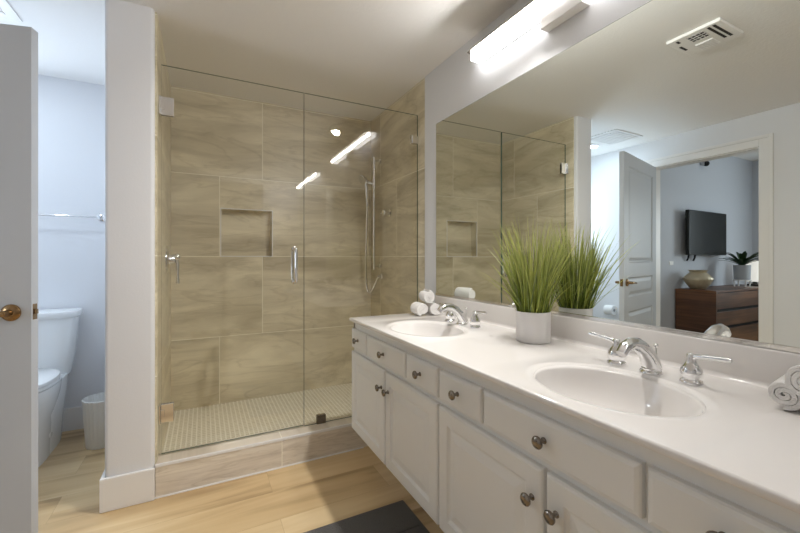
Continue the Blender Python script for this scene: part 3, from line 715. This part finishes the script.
for z0, z1 in ((.575, .765), (.362, .535), (.09, .322)):
    for x0, x1 in ((DX0 + .034, DX1 - .034),):
        b = MB(); b.box(x0, x1, DF + .004, DF + .034, z0, z1, .002); b.build('drawer', M['walnut'], dr)
vs = MB(); VX, VY = -2.99, 2.60
def vring(r, z): return [(VX + r * (1 + .012 * math.cos(20 * a + z * 30)) * math.cos(a), VY + r * (1 + .012 * math.cos(20 * a + z * 30)) * math.sin(a), .80 + z) for a in [2 * PI * i / 80 for i in range(80)]]
vs.rings([vring(r, z) for r, z in ((.075, 0), (.085, .005), (.125, .06), (.155, .115), (.158, .13), (.145, .155), (.105, .195), (.088, .21), (.092, .225), (.108, .24), (.100, .24), (.080, .215), (.09, .19))], True, True, False)
tag(vs.build('vase', M['vase'], smooth=True, angle=60), 'squat gold ribbed vase on the dresser below the television', 'vase')
pp = thing('potted_plant', 'leafy dark green plant in a grey pot on a white stand on the dresser', 'plant', (-3.92, 2.50, .80))
b = MB(); b.lathe([(.075, .10), (.088, .105), (.095, .30), (.090, .30), (.085, .28), (0, .28)], (-3.92, 2.50, .80), (0, 0, 1), 32); b.build('pot', M['concrete'], pp, smooth=True, angle=40)
b = MB(); b.lathe([(.06, .088), (.10, .088), (.10, .0995), (.06, .0995)], (-3.92, 2.50, .80), (0, 0, 1), 32, False, False)
b.build('stand_ring', M['trim'], pp, smooth=True)
for k in range(4):
    a = PI / 4 + k * PI / 2
    b = MB(); b.tube([(-3.92 + .085 * math.cos(a), 2.5 + .085 * math.sin(a), .803), (-3.92 + .094 * math.cos(a), 2.5 + .094 * math.sin(a), .895)], .009, 8); b.build('leg', M['trim'], pp, smooth=True)
b = MB()
for i in range(34):
    a = random.uniform(0, 2 * PI); L_ = random.uniform(.16, .27); up = random.uniform(.10, .26); w_ = random.uniform(.018, .028)
    pr = None
    for k in range(6):
        t = k / 5; d = L_ * t; z = 1.08 + up * (t * 1.5 - .75 * t * t * (1.2 - up)); x = -3.92 + d * math.cos(a); y = 2.5 + d * math.sin(a)
        ww = w_ * math.sin(PI * min(.97, .08 + t * .92)) ; px, py = -math.sin(a) * ww, math.cos(a) * ww
        va = b.bm.verts.new((x - px, y - py, z + .006)); vm = b.bm.verts.new((x, y, z)); vb = b.bm.verts.new((x + px, y + py, z + .006))
        if pr: b.bm.faces.new((pr[0], pr[1], vm, va)); b.bm.faces.new((pr[1], pr[2], vb, vm))
        pr = (va, vm, vb)
b.build('leaves', M['leaf'], pp, smooth=True)
lp = thing('table_lamp', 'white table lamp on the dresser, half hidden by the door frame in the mirror', 'lamp', (-4.36, 2.52, .80))
b = MB(); b.lathe([(.085, 0), (.085, .02), (.03, .03), (.02, .06), (.02, .16)], (-4.36, 2.52, .80), (0, 0, 1), 24); b.build('base', M['black'], lp, smooth=True, angle=40)
b = MB(); b.lathe([(.100, .06), (.100, .36)], (-4.36, 2.52, .80), (0, 0, 1), 32, False, True); b.build('lamp_shade', M['shade'], lp, smooth=True, angle=40)
ms = thing('motion_sensor', 'small grey sensor high on the bedroom wall, seen in the mirror', 'sensor', (-3.49, 2.78, 2.50))
b = MB(); b.box(-3.545, -3.435, 2.735, 2.7795, 2.48, 2.62, .008); b.build('housing', M['concrete'], ms)
b = MB(); b.sphere((-3.49, 2.728, 2.50), .036, n=10); b.build('lens', M['black'], ms, smooth=True)
so = thing('wall_outlet', 'white wall plate on the bedroom wall left of the television', 'outlet', (-2.72, 2.78, 1.13))
b = MB(); b.box(-2.765, -2.675, 2.772, 2.7795, 1.105, 1.155, .003); b.build('plate', M['plastic'], so)
for x in (-2.74, -2.70):
    b = MB(); b.box(x - .010, x + .010, 2.770, 2.7722, 1.118, 1.142, .001); b.build('socket', M['trim'], so)
